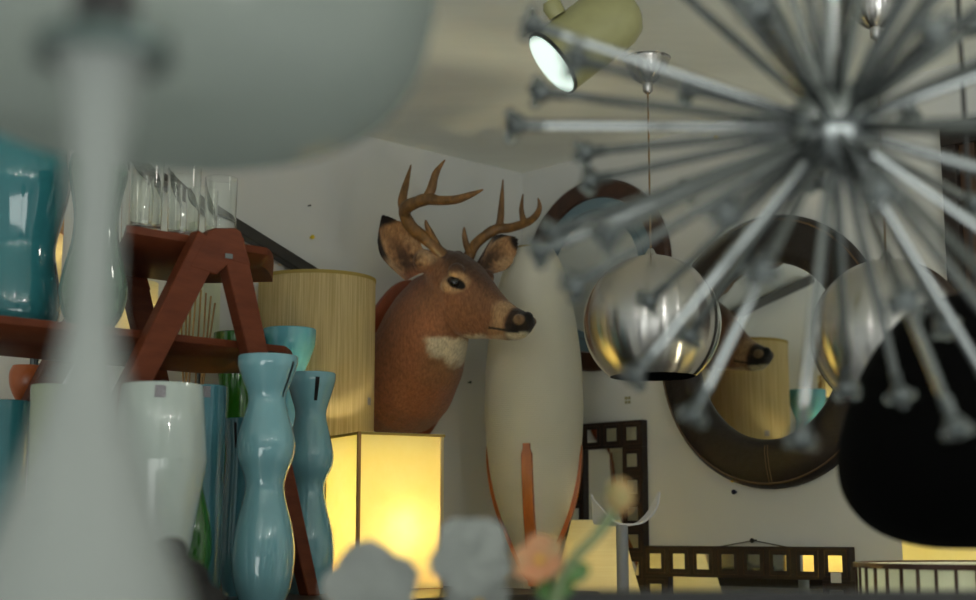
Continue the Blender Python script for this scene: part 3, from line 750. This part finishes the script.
# ------------------------------------------------------------------ shelf unit with slanted legs
D = V((.725, .688, 0)).normalized(); Nb = V((-D.y, D.x, 0))
A0 = P(217, 236, 2.6)
def onplane(px, py, off=0):
    d = ray(px, py); k = ((A0 + Nb*off - CAM).dot(Nb))/d.dot(Nb); return CAM + d*k
fr_, fl_ = onplane(310, 590), onplane(22, 590)
fr_.z = fl_.z = TOP
apR, apL = onplane(228, 240), onplane(207, 240)
base = V((A0.x-.05, A0.y, TOP))
t = thing('shelf_unit', base, 'red-brown wooden two-tier shelf with slanted A-shaped legs', 'shelf')
dep = .355
for off in (0, dep):
    o_ = Nb*off
    for foot_, ap_, w_ in ((fr_+o_, apR+o_, M(29, 2.6)), (fl_+o_, apL+o_, M(33, 2.6))):
        d_ = (ap_-foot_).normalized(); x_ = (D - d_*d_.dot(D)).normalized(); y_ = d_.cross(x_); rings = []
        for p_ in (foot_, ap_):
            ww = w_*(.52 if p_ is foot_ else 1.0); rg = [p_ + x_*(ww/2*i) + y_*(.015*j) for i, j in ((-1, -1), (1, -1), (1, 1), (-1, 1))]
            if p_ is foot_: rg = [q - d_*((q.z-TOP-.0008)/d_.z) for q in rg]
            rings.append(rg)
        bm = BM(); loft(bm, rings); obj('leg', bm, M_teak, t, False, .003)
    bm = BM(); pts = [onplane(a, b_) + o_ for a, b_ in ((184, 268), (204, 233), (211, 229), (231, 229), (237, 233), (247, 268), (226, 262), (221, 268), (212, 276))]
    loft(bm, [[p + Nb*h for p in pts] for h in (-.0155, .0155)]); obj('leg_joint', bm, M_teak, t, False, .003)
    if not off:
        bm = BM(); p_ = onplane(224, 257) - Nb*.0165; boxv(bm, p_-D*.008-Z*.005, D*.016, Nb*.002, Z*.009); obj('metal_badge', bm, M_steel, t, False)
def board(name, x0, x1, z, th, d0, d1, tipl, lcut=0):
    """plan outline: along D from x0 to x1, depth d0..d1, pointed ends"""
    mid = (d0+d1)/2; hw = (d1-d0)/2; o = []
    n = 16
    up_ = []
    for i in range(n+1):
        q = i/n; up_.append((x1 - tipl + tipl*q, hw*(1-q**1.25)))
    o = [(x, mid - w_) for x, w_ in up_] + [(x, mid + w_) for x, w_ in up_[:-1][::-1]]
    o += [(x0+lcut, d1), (x0, d0)]
    P0 = V((A0.x, A0.y, 0))
    bm = BM(); loft(bm, [[P0 + D*x*k + Nb*(mid+(y-mid)*k2) + Z*zz for x, y in o] for k, k2, zz in ((1, .86, z-th), (1, 1, z-th*.45), (1, 1, z))])
    return obj(name, bm, M_teak, t)
def xd(px, py, off):     # distance along D of a pixel, on the plane pushed back by off
    p = onplane(px, py, off); return (p - A0).dot(D)
zT = onplane(180, 234, .02).z; zM = onplane(120, 328, .02).z
zM = onplane(200, 337, .02).z
board('top_shelf', xd(126, 240, .016), xd(284, 254, .14), zT, .03, .016, dep-.016, .13, .16)
board('lower_shelf', -.95, xd(304, 350, .14), zM, .028, .017, dep-.016, .14)

# drinking glasses on the top shelf
prof = prof_spline([(0, 0), (.027, 0), (.0285, .004), (.0295, .04), (.031, .112)], 3)
gl = [(.0306, .1123), (.0299, .112), (.0287, .06), (.0278, .016), (.0255, .0085), (0, .0075)]
specs = [(146, .06, 'clear drinking glass second from the left end in the front row on the top shelf'), (184, .06, 'clear drinking glass in the front row above the left slanted leg'), (221, .07, 'clear drinking glass closest to the pointed end of the top shelf'),
         (138, .18, 'clear drinking glass in the back row beside the white lamp base'), (166, .19, 'clear drinking glass in the middle of the back row'), (202, .18, 'clear drinking glass in the back row near the apex of the legs')]
g0 = None
for px, off, lab in specs:
    x = xd(px, 200, off); p_ = V((A0.x, A0.y, 0)) + D*x + Nb*off + Z*(zT+.0006)
    if g0 is None:
        bm = BM(); lathe(bm, [(a, h*1.17) for a, h in prof + gl], p_, 32); g0 = g = obj('drinking_glass', bm, M_glass, origin=p_)
    else:
        g = g0.copy(); COL.objects.link(g)
    g.location = p_; g.rotation_euler.z = rnd.random()*3
    tag(g, lab, 'glass', 'drinking glasses on the top shelf')

# ------------------------------------------------------------------ vases
def vase(px, Y, halves, m, lab, zbase=TOP, name='vase', group=None, seg=48, inner=True, ybase=None):
    """halves: (pixel row, half width in pixels) from rim to foot; stands at zbase"""
    c = P(px, 500, Y); b = V((c.x, c.y, 0))
    pr = [(M(h, Y), P(px, y, Y).z) for y, h in halves][::-1]
    z0 = pr[0][1]; zt = pr[-1][1]
    pr = [(r, zbase + (z-z0)*(zt-zbase)/(zt-z0)) for r, z in pr]      # foot on the surface
    ps = prof_spline(pr, 5) if m is not M_whiteglass else pr
    pout = [(0, zbase)] + ps
    pin_ = [(max(.004, r-.004), z) for r, z in ps[::-1] if z > zbase+.02]
    t = thing(name, V((b.x, b.y, zbase)), lab, 'vase', group)
    bm = BM(); lathe(bm, pout + [(ps[-1][0]-.0015, ps[-1][1]+.0015)] + pin_ + [(0, pin_[-1][1])], b, seg); obj('body', bm, m, t, seg > 12)
    return t, b, ps
def sticker(t, b, ps, z0, z1, ang, half, m, name='sticker'):
    def rz(z):
        for a, c in zip(ps, ps[1:]):
            if a[1] <= z <= c[1]: return a[0] + (c[0]-a[0])*(z-a[1])/max(1e-6, c[1]-a[1])
        return ps[-1][0]
    bm = BM(); rings = []
    for i in range(9):
        z = z0+(z1-z0)*i/8; r = rz(z)+.0006
        rings.append([b + V((r*math.cos(ang+q), r*math.sin(ang+q), z)) for q in (-half, -half/2, 0, half/2, half)])
    loft(bm, rings, cap=False, close=False); bmesh.ops.solidify(bm, geom=bm.faces[:], thickness=-.0006)
    obj(name, bm, m, t)
G = 'turquoise and green vases on the cabinet'
wave1 = [(357, 30), (366, 29.5), (380, 24.5), (397, 18.5), (413, 21.5), (438, 28.5), (456, 27.5), (472, 21.5), (485, 19), (500, 21.5), (525, 28), (548, 31), (572, 29.5), (588, 26), (597, 23)]
t, b, ps = vase(264.5, 2.56, wave1, M_blue, 'frontmost wavy turquoise vase with a pale glaze standing before the slanted leg', group=G)
ac_ = math.atan2(-b.y, -b.x)
sticker(t, b, ps, P(264, 398, 2.56).z, P(264, 363, 2.56).z, ac_+.98, .055, M_sticker)
wave2 = [(374, 24.5), (382, 24), (396, 20), (413, 15.5), (430, 18.5), (452, 23.5), (466, 22.5), (485, 14.8), (505, 17.5), (530, 24), (552, 26), (575, 24), (592, 19)]
t, b, ps = vase(309, 2.86, wave2, M_blue, 'wavy turquoise vase with a black sticker between the slanted leg and the lit lamp', group=G)
sticker(t, b, ps, P(309, 402, 2.86).z, P(309, 379, 2.86).z, ac_+.22, .085, M_sticker)
t, b, ps = vase(286, 3.20, [(330, 27), (345, 26), (360, 21), (375, 16), (400, 20), (440, 24), (500, 20), (560, 23), (590, 20)], M_blue_b, 'light blue vase rising behind the other wavy vases against the tan lampshade', group=G)
t, b, ps = vase(247, 2.77, [(420, 25), (432, 24), (455, 22), (500, 24), (550, 26), (592, 22)], M_tealclear, 'short blue-green vase with a black sticker half hidden by the wavy vase', group=G)
sticker(t, b, ps, P(247, 449, 2.77).z, P(247, 424, 2.77).z, ac_-.55, .06, M_sticker)
t, b, ps = vase(233, 3.16, [(334, 24), (350, 23.5), (370, 19), (395, 17), (430, 21), (480, 25), (540, 24), (580, 20)], M_green, 'tall green glass vase behind the right slanted leg', group=G)
t, b, ps = vase(203, 2.63, [(387, 20.5), (400, 20.3), (470, 20), (560, 19.5), (590, 19)], M_tealclear, 'straight blue cylinder vase behind the white angular vase', group=G)
sticker(t, b, ps, P(203, 399, 2.63).z, P(203, 388, 2.63).z, ac_+.02, .22, M_pricep, 'round_sticker')
t, b, ps = vase(192, 2.50, [(430, 6), (455, 7), (480, 9), (505, 15), (530, 20), (555, 20), (575, 15), (596, 9)], M_green, 'green teardrop bottle peeking out under the white angular vase', name='bottle', group=G)
t, b, ps = vase(159, 2.36, [(386, 40), (423, 42.7), (459, 45.4), (461, 45.4), (504, 38.6), (548, 32), (606, 22)], M_whiteglass, 'white glass vase with an angular shoulder tapering at both ends', group=G, seg=56)
sticker(t, b, ps, P(159, 401, 2.36).z, P(159, 389, 2.36).z, math.atan2(-b.y, -b.x)-.06, .13, M_pricep, 'price_label')
# left end of the cabinet
t2, b2, ps2 = vase(2, 2.64, [(402, 24), (420, 23), (480, 22), (560, 22), (595, 21)], M_teal, 'dark teal cylinder vase at the far end of the cabinet', group=G)
vase(46, 2.56, [(386, 20), (400, 20), (500, 19), (600, 18)], M_palegreen, 'pale cream cylinder vase behind the white lamp base', group=G)
# on the lower shelf
zS = zM + .0006
t, b, ps = vase(6, 2.56, [(126, 44), (150, 45), (172, 48), (193, 46.5), (228, 38), (247, 36), (279, 41.5), (300, 43), (314, 40), (322, 35)], M_teal, 'large wavy teal vase standing on the lower shelf', zbase=zS, group='vases on the lower shelf')
t, b, ps = vase(84, onplane(84, 300, .045).y, [(158, 28), (175, 30), (195, 26), (215, 23), (240, 24), (270, 31), (292, 34), (312, 30), (325, 23)], M_bottle, 'bottle-green vase on the lower shelf behind the white lamp base', zbase=zS, group='vases on the lower shelf')
# made-up goblet in place of an orange-brown chair in the background
c = P(17, 600, 2.80); b = V((c.x, c.y, TOP))
t = thing('stand_in_goblet', b, 'made-up orange-brown goblet under the lower shelf in place of a background chair', 'goblet')
zz = P(17, 402, 2.80).z - TOP
bm = BM(); lathe(bm, prof_spline([(.012, zz), (.022, zz+.004), (.034, zz+.03), (.036, zz+.055), (.030, zz+.07)], 4) + [(.027, zz+.068), (.0, zz+.03)], b, 28); obj('bowl', bm, M_orangecup, t)
bm = BM(); lathe(bm, [(0, 0), (.035, 0), (.03, .006), (.008, .015), (.007, zz), (0, zz+.002)], b, 24); obj('stem', bm, M_whiteglass, t)

# lamps and rods behind the shelf unit
def drum(px, y0, y1, half, Y, m, lab, light=0, m2=None, col=(1, .85, .55), zfoot=TOP, seg=48, top_extra=None):
    c = P(px, (y0+y1)/2, Y); b = V((c.x, c.y, zfoot)); zt, zb = P(px, y0, Y).z, P(px, y1, Y).z
    t = thing('drum_lamp', b, lab, 'lamp')
    bm = BM(); open_shade(bm, b, M(half, Y), M(half, Y), zb, zt, seg=seg); sh = obj('lamp_shade', bm, m, t)
    if m2: bm = BM(); open_shade(bm, b, M(half, Y)+.001, M(half, Y)+.001, zt-(zt-zb)*.36, zt+.0005, .005); obj('woven_band', bm, m2, sh)
    bm = BM(); lathe(bm, [(0, 0), (M(half, Y)*.6, 0), (M(half, Y)*.55, .01), (.01, .02), (.008, zb-zfoot+.05), (0, zb-zfoot+.05)], b, 20); obj('stand', bm, M_steel, t)
    if light:
        bm = BM(); ball(bm, b+Z*(zb-zfoot+.075), .025); obj('bulb', bm, emit('bulb_glow', (255, 232, 180), light*26), t)
    return t
drum(40, 203, 290, 22, 2.94, M_cream, 'cream lampshade with an orange woven band behind the wavy teal vase', .35, M_orange)
drum(133, 283, 352, 24, 3.06, M_cream, 'small cream drum lampshade glimpsed behind the slanted legs', .3)
# pale square shade
c = P(200, 320, 3.30); b = V((c.x, c.y, TOP)); t = thing('box_lamp', b, 'pale grey box-shaped lampshade framed between the slanted legs', 'lamp')
zt, zb = P(205, 262, 3.30).z, P(205, 362, 3.30).z
bm = BM(); open_shade(bm, b, .045, .045, zb, zt, seg=4, ang0=.35); obj('lamp_shade', bm, M_pale, t, False)
bm = BM(); lathe(bm, [(0, 0), (.03, 0), (.03, .01), (.008, .02), (.007, zb-TOP+.05), (0, zb-TOP+.05)], b, 20); obj('stand', bm, M_steel, t)
Yk = 3.12; c = P(184, 500, Yk); b = V((c.x, c.y, TOP))
t = thing('rod_bundle', b, 'bundle of thin pale wooden rods in a jar seen between the slanted legs', 'wooden rods')
bm = BM(); lathe(bm, [(0, 0), (.03, 0), (.032, .08), (.029, .08), (.027, .006), (0, .006)], b, 24); obj('jar', bm, M_glass, t)
for i, (qx, qy) in enumerate(((181, 312), (186, 304), (191, 298), (196, 294), (201, 290), (206, 293), (211, 296), (215, 303))):
    bm = BM(); tube(bm, [b + Z*.008 + V((.018*math.cos(i*1.3), .018*math.sin(i*1.3), 0)), P(qx, qy, Yk+.01*math.cos(i))], .0022, 6); obj('rod', bm, M_rod, t)

# ------------------------------------------------------------------ lamps at the lower right
drum(957, 535, 640, 50, 3.0, M_paper, 'plain yellow glowing lampshade under the black bell lampshade', 2.2, zfoot=SB)
Y = 2.62; c = P(992, 600, Y); r = M(130, Y); b = V((c.x, c.y, SB)); zt = P(992, 564, Y-.2).z - .004; zb = zt-.24
t = thing('ribbed_lamp', b, 'wide pale drum lampshade with dark upright ribs at the lower corner', 'lamp')
b = V((c.x, c.y, 0)); bm = BM(); open_shade(bm, b, r-.004, r-.004, zb, zt, seg=72); obj('lamp_shade', bm, M_pale, t)
for k in range(44):
    a = 2*PI*k/44; bm = BM(); boxv(bm, V((b.x+r*math.cos(a), b.y+r*math.sin(a), zb)), V((math.cos(a), math.sin(a), 0))*-.006, V((-math.sin(a), math.cos(a), 0))*.0045, Z*(zt-zb)); obj('rib', bm, M_ringwood, t, False)
for z in (zt-.006, zb): bm = BM(); open_shade(bm, b, r+.002, r+.002, z, z+.009, .008, 72); obj('hoop', bm, M_ringwood, t)
bm = BM(); lathe(bm, [(0, SB), (.12, SB), (.12, SB+.02), (.02, SB+.03), (.012, SB+.05), (.012, zb+.05), (0, zb+.05)], b, 24); obj('stand', bm, M_blackm, t)
bm = BM(); ball(bm, b+Z*(zb+.08), .03); obj('bulb', bm, emit('bulb_glow', (255, 240, 205), 90), t)

# ------------------------------------------------------------------ things close to the window
LED = 1.20
t = thing('window_ledge', V((.1, .75, 0)), 'white window ledge carrying the white lamp base and flowers', 'ledge')
bm = BM(); boxv(bm, V((-.5, .40, LED-.03)), V((1.3, 0, 0)), V((0, 1.42, 0)), Z*.03); obj('top', bm, M_white, t, False, .003)
bm = BM(); boxv(bm, V((-.48, .42, 0)), V((1.26, 0, 0)), V((0, 1.38, 0)), Z*(LED-.03)); obj('body', bm, M_white, t, False)
# dark block along the bottom edge
p_ = P(534, 591, 1.28); bm = BM(); boxv(bm, V((p_.x, 1.28, LED)), V((.68, 0, 0)), V((0, .035, 0)), Z*(p_.z-LED)); tag(obj('dark_rail_block', bm, M_blackm, None, False, .003), 'dark grey block along the bottom edge below the tiled mirrors', 'block')
# white lamp base
Y = .56; b = P(83, 500, Y); b.z = LED
hv = [(48, 66), (53, 64), (62, 50), (80, 38), (110, 33), (160, 27.5), (220, 24), (290, 23.5), (340, 27), (390, 38), (440, 51), (490, 69), (540, 86), (600, 106), (660, 122), (720, 130)]
pr = [(M(h, Y), P(84, y, Y).z) for y, h in hv][::-1]
k0, k1 = pr[0][1], pr[-1][1]
pr = prof_spline([(.058, LED+.004)] + [(r, z) for r, z in pr if z > LED+.02], 4)
t = thing('lamp_base', b, 'out-of-focus white glass lamp base with flared collar and bell foot', 'lamp base')
bm = BM(); lathe(bm, [(0, LED), (pr[0][0], LED)] + pr + [(pr[-1][0]-.004, pr[-1][1]+.002), (.012, pr[-1][1]-.002), (0, pr[-1][1]-.002)], V((b.x, b.y, 0)), 56); obj('body', bm, M_opal, t)
bm = BM(); z0 = pr[-1][1]-.003; lathe(bm, [(0, z0), (.011, z0), (.011, z0+.012), (.013, z0+.014), (.013, z0+.03), (.009, z0+.034), (0, z0+.034)], V((b.x, b.y, 0)), 24); obj('socket', bm, M_blackm, t)
lathe_bm = BM(); rr = pr[-1][0]
wr = [[V((b.x+(rr+a)*math.cos(2*PI*i/56), b.y+(rr+a)*math.sin(2*PI*i/56), z0+h)) for i in range(56)] for a, h in ((-.002, -.004), (.002, -.003), (.002, .005), (-.002, .005), (-.002, -.004))]
loft(lathe_bm, wr, cap=False); obj('collar_ring', lathe_bm, mat('pewter', (84, 96, 94), .4, 1), t)
# large opal shade
Y = .86; c = P(178, -60, Y); b = V((c.x, c.y, 0)); zc = c.z; rx, rz_ = M(276, Y), M(216, Y)
pr = []
for i in range(33):
    q = -PI/2 + PI*i/32; cq, sq_ = math.cos(q), math.sin(q)
    pr.append((rx*abs(cq)**.40 if i not in (0, 32) else 0, zc + rz_*math.copysign(abs(sq_)**.8, sq_)))
t = thing('opal_pendant', V((b.x, b.y, zc-rz_)), 'large out-of-focus pale green-white glass pendant behind the white lamp base', 'pendant lamp')
bm = BM(); lathe(bm, pr, b, 64); obj('glass_shade', bm, M_opal2, t)
bm = BM(); tube(bm, [b+Z*(zc+rz_-.01), b+Z*(CEIL-.01)], .004, 8); obj('cord', bm, M_blackm, t)
bm = BM(); lathe(bm, [(0, CEIL), (.06, CEIL), (.055, CEIL-.02), (0, CEIL-.03)], b, 24); obj('ceiling_cup', bm, M_white, t)

# dark carved ornament
Y = 1.68; bm = BM()
for (px, py, r, sc) in ((146, 551, 14, (1, 1, 1)), (172, 553, 17, (1, 1, 1)), (190, 580, 20, (1, 1, 1)), (207, 607, 22, (1, 1, 1)), (165, 592, 32, (1, 1, 1)), (180, 640, 42, (1, 1, 1)), (176, 680, 42, (1, 1, 1))):
    ball(bm, P(px, py, Y), M(r, Y), 16, 12, sc)
lo = P(176, 690, Y); lathe(bm, [(0, LED+.003), (.05, LED+.003), (.045, P(176, 690, Y).z), (0, P(176, 690, Y).z)], V((lo.x, lo.y, 0)), 24)
tm = bpy.data.meshes.new('tmp2'); bmesh.ops.recalc_face_normals(bm, faces=bm.faces); bm.to_mesh(tm); bm.free(); to = bpy.data.objects.new('tmp2', tm); COL.objects.link(to)
md = to.modifiers.new('r', 'REMESH'); md.mode = 'VOXEL'; md.voxel_size = .004; ms = to.modifiers.new('s', 'SMOOTH'); ms.iterations = 4
bpy.context.view_layer.update(); me = bpy.data.meshes.new_from_object(to.evaluated_get(bpy.context.evaluated_depsgraph_get())); bpy.data.objects.remove(to)
bm = BM(); bm.from_mesh(me); tag(obj('carved_ornament', bm, M_bark), 'dark brown lumpy carved ornament in front of the white angular vase', 'ornament')

# orchids
def petal(bm, c, out, nrm, ln, wd, curl=.15):
    out = (out - nrm*out.dot(nrm)).normalized(); sd_ = out.cross(nrm); NA, NB = 9, 7; f_, b_ = [], []
    for i in range(NA):
        q = i/(NA-1); w_ = wd*(math.sin(PI*(q*.86+.10))**.75) if i < NA-1 else wd*.28
        rf, rb = [], []
        for j in range(NB):
            s_ = -1+2*j/(NB-1); bend = nrm*(-curl*ln*q*q + .12*wd*s_*s_ + .05*ln*math.sin(3*q+s_*2))
            p = c + out*(ln*q) + sd_*(w_*s_) + bend; rf.append(p+nrm*.0008); rb.append(p-nrm*.0008)
        f_.append(rf); b_.append(rb)
    loft(bm, [x + y[::-1] for x, y in zip(f_, b_)])
def blossom(par, c, nrm, size, m, mc, rot=0, n=5, cup=0.1):
    x, y = frame_of(nrm); first = None
    for k in range(n):
        a = rot+2*PI*k/n; wdt = size*(.62 if n < 4 or k % 2 else .52)
        bm = BM(); petal(bm, c, x*math.cos(a)+y*math.sin(a), nrm, size, wdt, cup); o = obj('petal', bm, m, par)
    if mc: bm = BM(); ball(bm, c+nrm*.004, size*.16, 12, 8); obj('flower_centre', bm, mc, par)
Y = 1.25
b = P(420, 600, Y); b.z = LED
t = thing('white_orchid', b, 'out-of-focus white orchid with two drooping blossoms before the lit lamp', 'flower')
blossom(t, P(372, 590, Y), V((.1, 1, .25)).normalized(), M(50, Y), M_petal, None, .5, 5)
blossom(t, P(470, 556, Y), V((-.2, -1, .1)).normalized(), M(42, Y), M_petal, None, 1.0, 5)
blossom(t, P(478, 604, Y+.03), V((.2, -1, -.2)).normalized(), M(34, Y), M_petal, M_yel, .2, 5)
bm = BM(); tube(bm, spline([b+Z*.05, P(430, 640, Y+.03), P(470, 600, Y+.04), P(471, 560, Y+.01)], 5), .003, 8); obj('stem', bm, M_stem, t)
bm = BM(); tube(bm, spline([b+Z*.05, P(400, 640, Y+.03), P(374, 594, Y+.01)], 5), .003, 8); obj('stem', bm, M_stem, t)
bm = BM(); lathe(bm, [(0, 0), (.035, 0), (.045, .06), (.041, .06), (.034, .05), (0, .05)], b, 28); obj('pot', bm, M_white, t)
b = P(540, 600, Y); b.z = LED; Y2 = 1.2
b = P(552, 640, Y2); b.z = LED
t = thing('peach_flower', b, 'out-of-focus peach blossom with a round bud on a slanting stem', 'flower')
blossom(t, P(541, 562, Y2), V((-.35, -.75, .45)).normalized(), M(27, Y2), M_peach, M_yel, .3, 6, -.25)
bm = BM(); ball(bm, P(620, 496, Y2), M(16, Y2), 20, 14, (.9, .9, 1.15)); obj('bud', bm, M_bud, t)
bm = BM(); tube(bm, spline([P(620, 505, Y2), P(597, 535, Y2), P(572, 562, Y2), P(556, 600, Y2), b+Z*.05], 6), .0042, 8); obj('stem', bm, M_stem, t)
for (px, py, ox, oz) in ((558, 585, .5, .9), (566, 566, .9, .45), (553, 590, -.4, .8)):
    bm = BM(); petal(bm, P(px, py+12, Y2), V((ox, 0, oz)), V((0, -1, .2)).normalized(), M(26, Y2), M(10, Y2)); obj('leaf', bm, M_leaf, t)
bm = BM(); lathe(bm, [(0, 0), (.035, 0), (.045, .06), (.041, .06), (.034, .05), (0, .05)], b, 28); obj('pot', bm, M_white, t)

# ------------------------------------------------------------------ light
wd = bpy.data.worlds.new('world'); S.world = wd; wd.use_nodes = True; t = wd.node_tree; bg = t.nodes['Background']
tc = N(t, 'ShaderNodeTexCoord'); sx = N(t, 'ShaderNodeSeparateXYZ'); t.links.new(tc.outputs['Generated'], sx.inputs[0])
r = N(t, 'ShaderNodeValToRGB'); mr = N(t, 'ShaderNodeMapRange'); mr.inputs[1].default_value = -1; mr.inputs[2].default_value = 1
t.links.new(sx.outputs['Z'], mr.inputs[0]); t.links.new(mr.outputs[0], r.inputs[0])
e = r.color_ramp.elements; e[0].position = .40; e[0].color = (.95, 1.0, .95, 1); e[1].position = .50; e[1].color = (.75, .82, .78, 1)
x = e.new(.66); x.color = (.85, .93, .90, 1); x = e.new(.80); x.color = (.20, .22, .21, 1)
t.links.new(r.outputs[0], bg.inputs['Color']); bg.inputs['Strength'].default_value = .54
# ceiling lamps of the shop behind the viewer
for k, (x, y, z, e_) in enumerate(((1.0, .3, 2.3, 11), (-.7, -.3, 2.3, 4), (.2, -.9, 2.3, 4), (1.9, .9, 2.3, 4), (1.3, -.6, 2.3, 4), (-1.3, .4, 2.3, 4), (-.4, .5, 2.35, 2.5), (.5, -.3, 2.35, 2.5))):
    point('shop_lamp', (x, y, z), e_, (1, .98, .93), .013)

al = bpy.data.lights.new('ceiling_fill', 'AREA'); al.shape = 'RECTANGLE'; al.size = 4; al.size_y = 2; al.energy = 105; al.color = (.97, 1, .96)  # added area light aimed up to brighten the ceiling, no real source there
ao = bpy.data.objects.new('ceiling_fill', al); COL.objects.link(ao); ao.location = (.1, -1.6, .25); ao.rotation_euler = V((0, 1, .75)).to_track_quat('-Z', 'Y').to_euler()
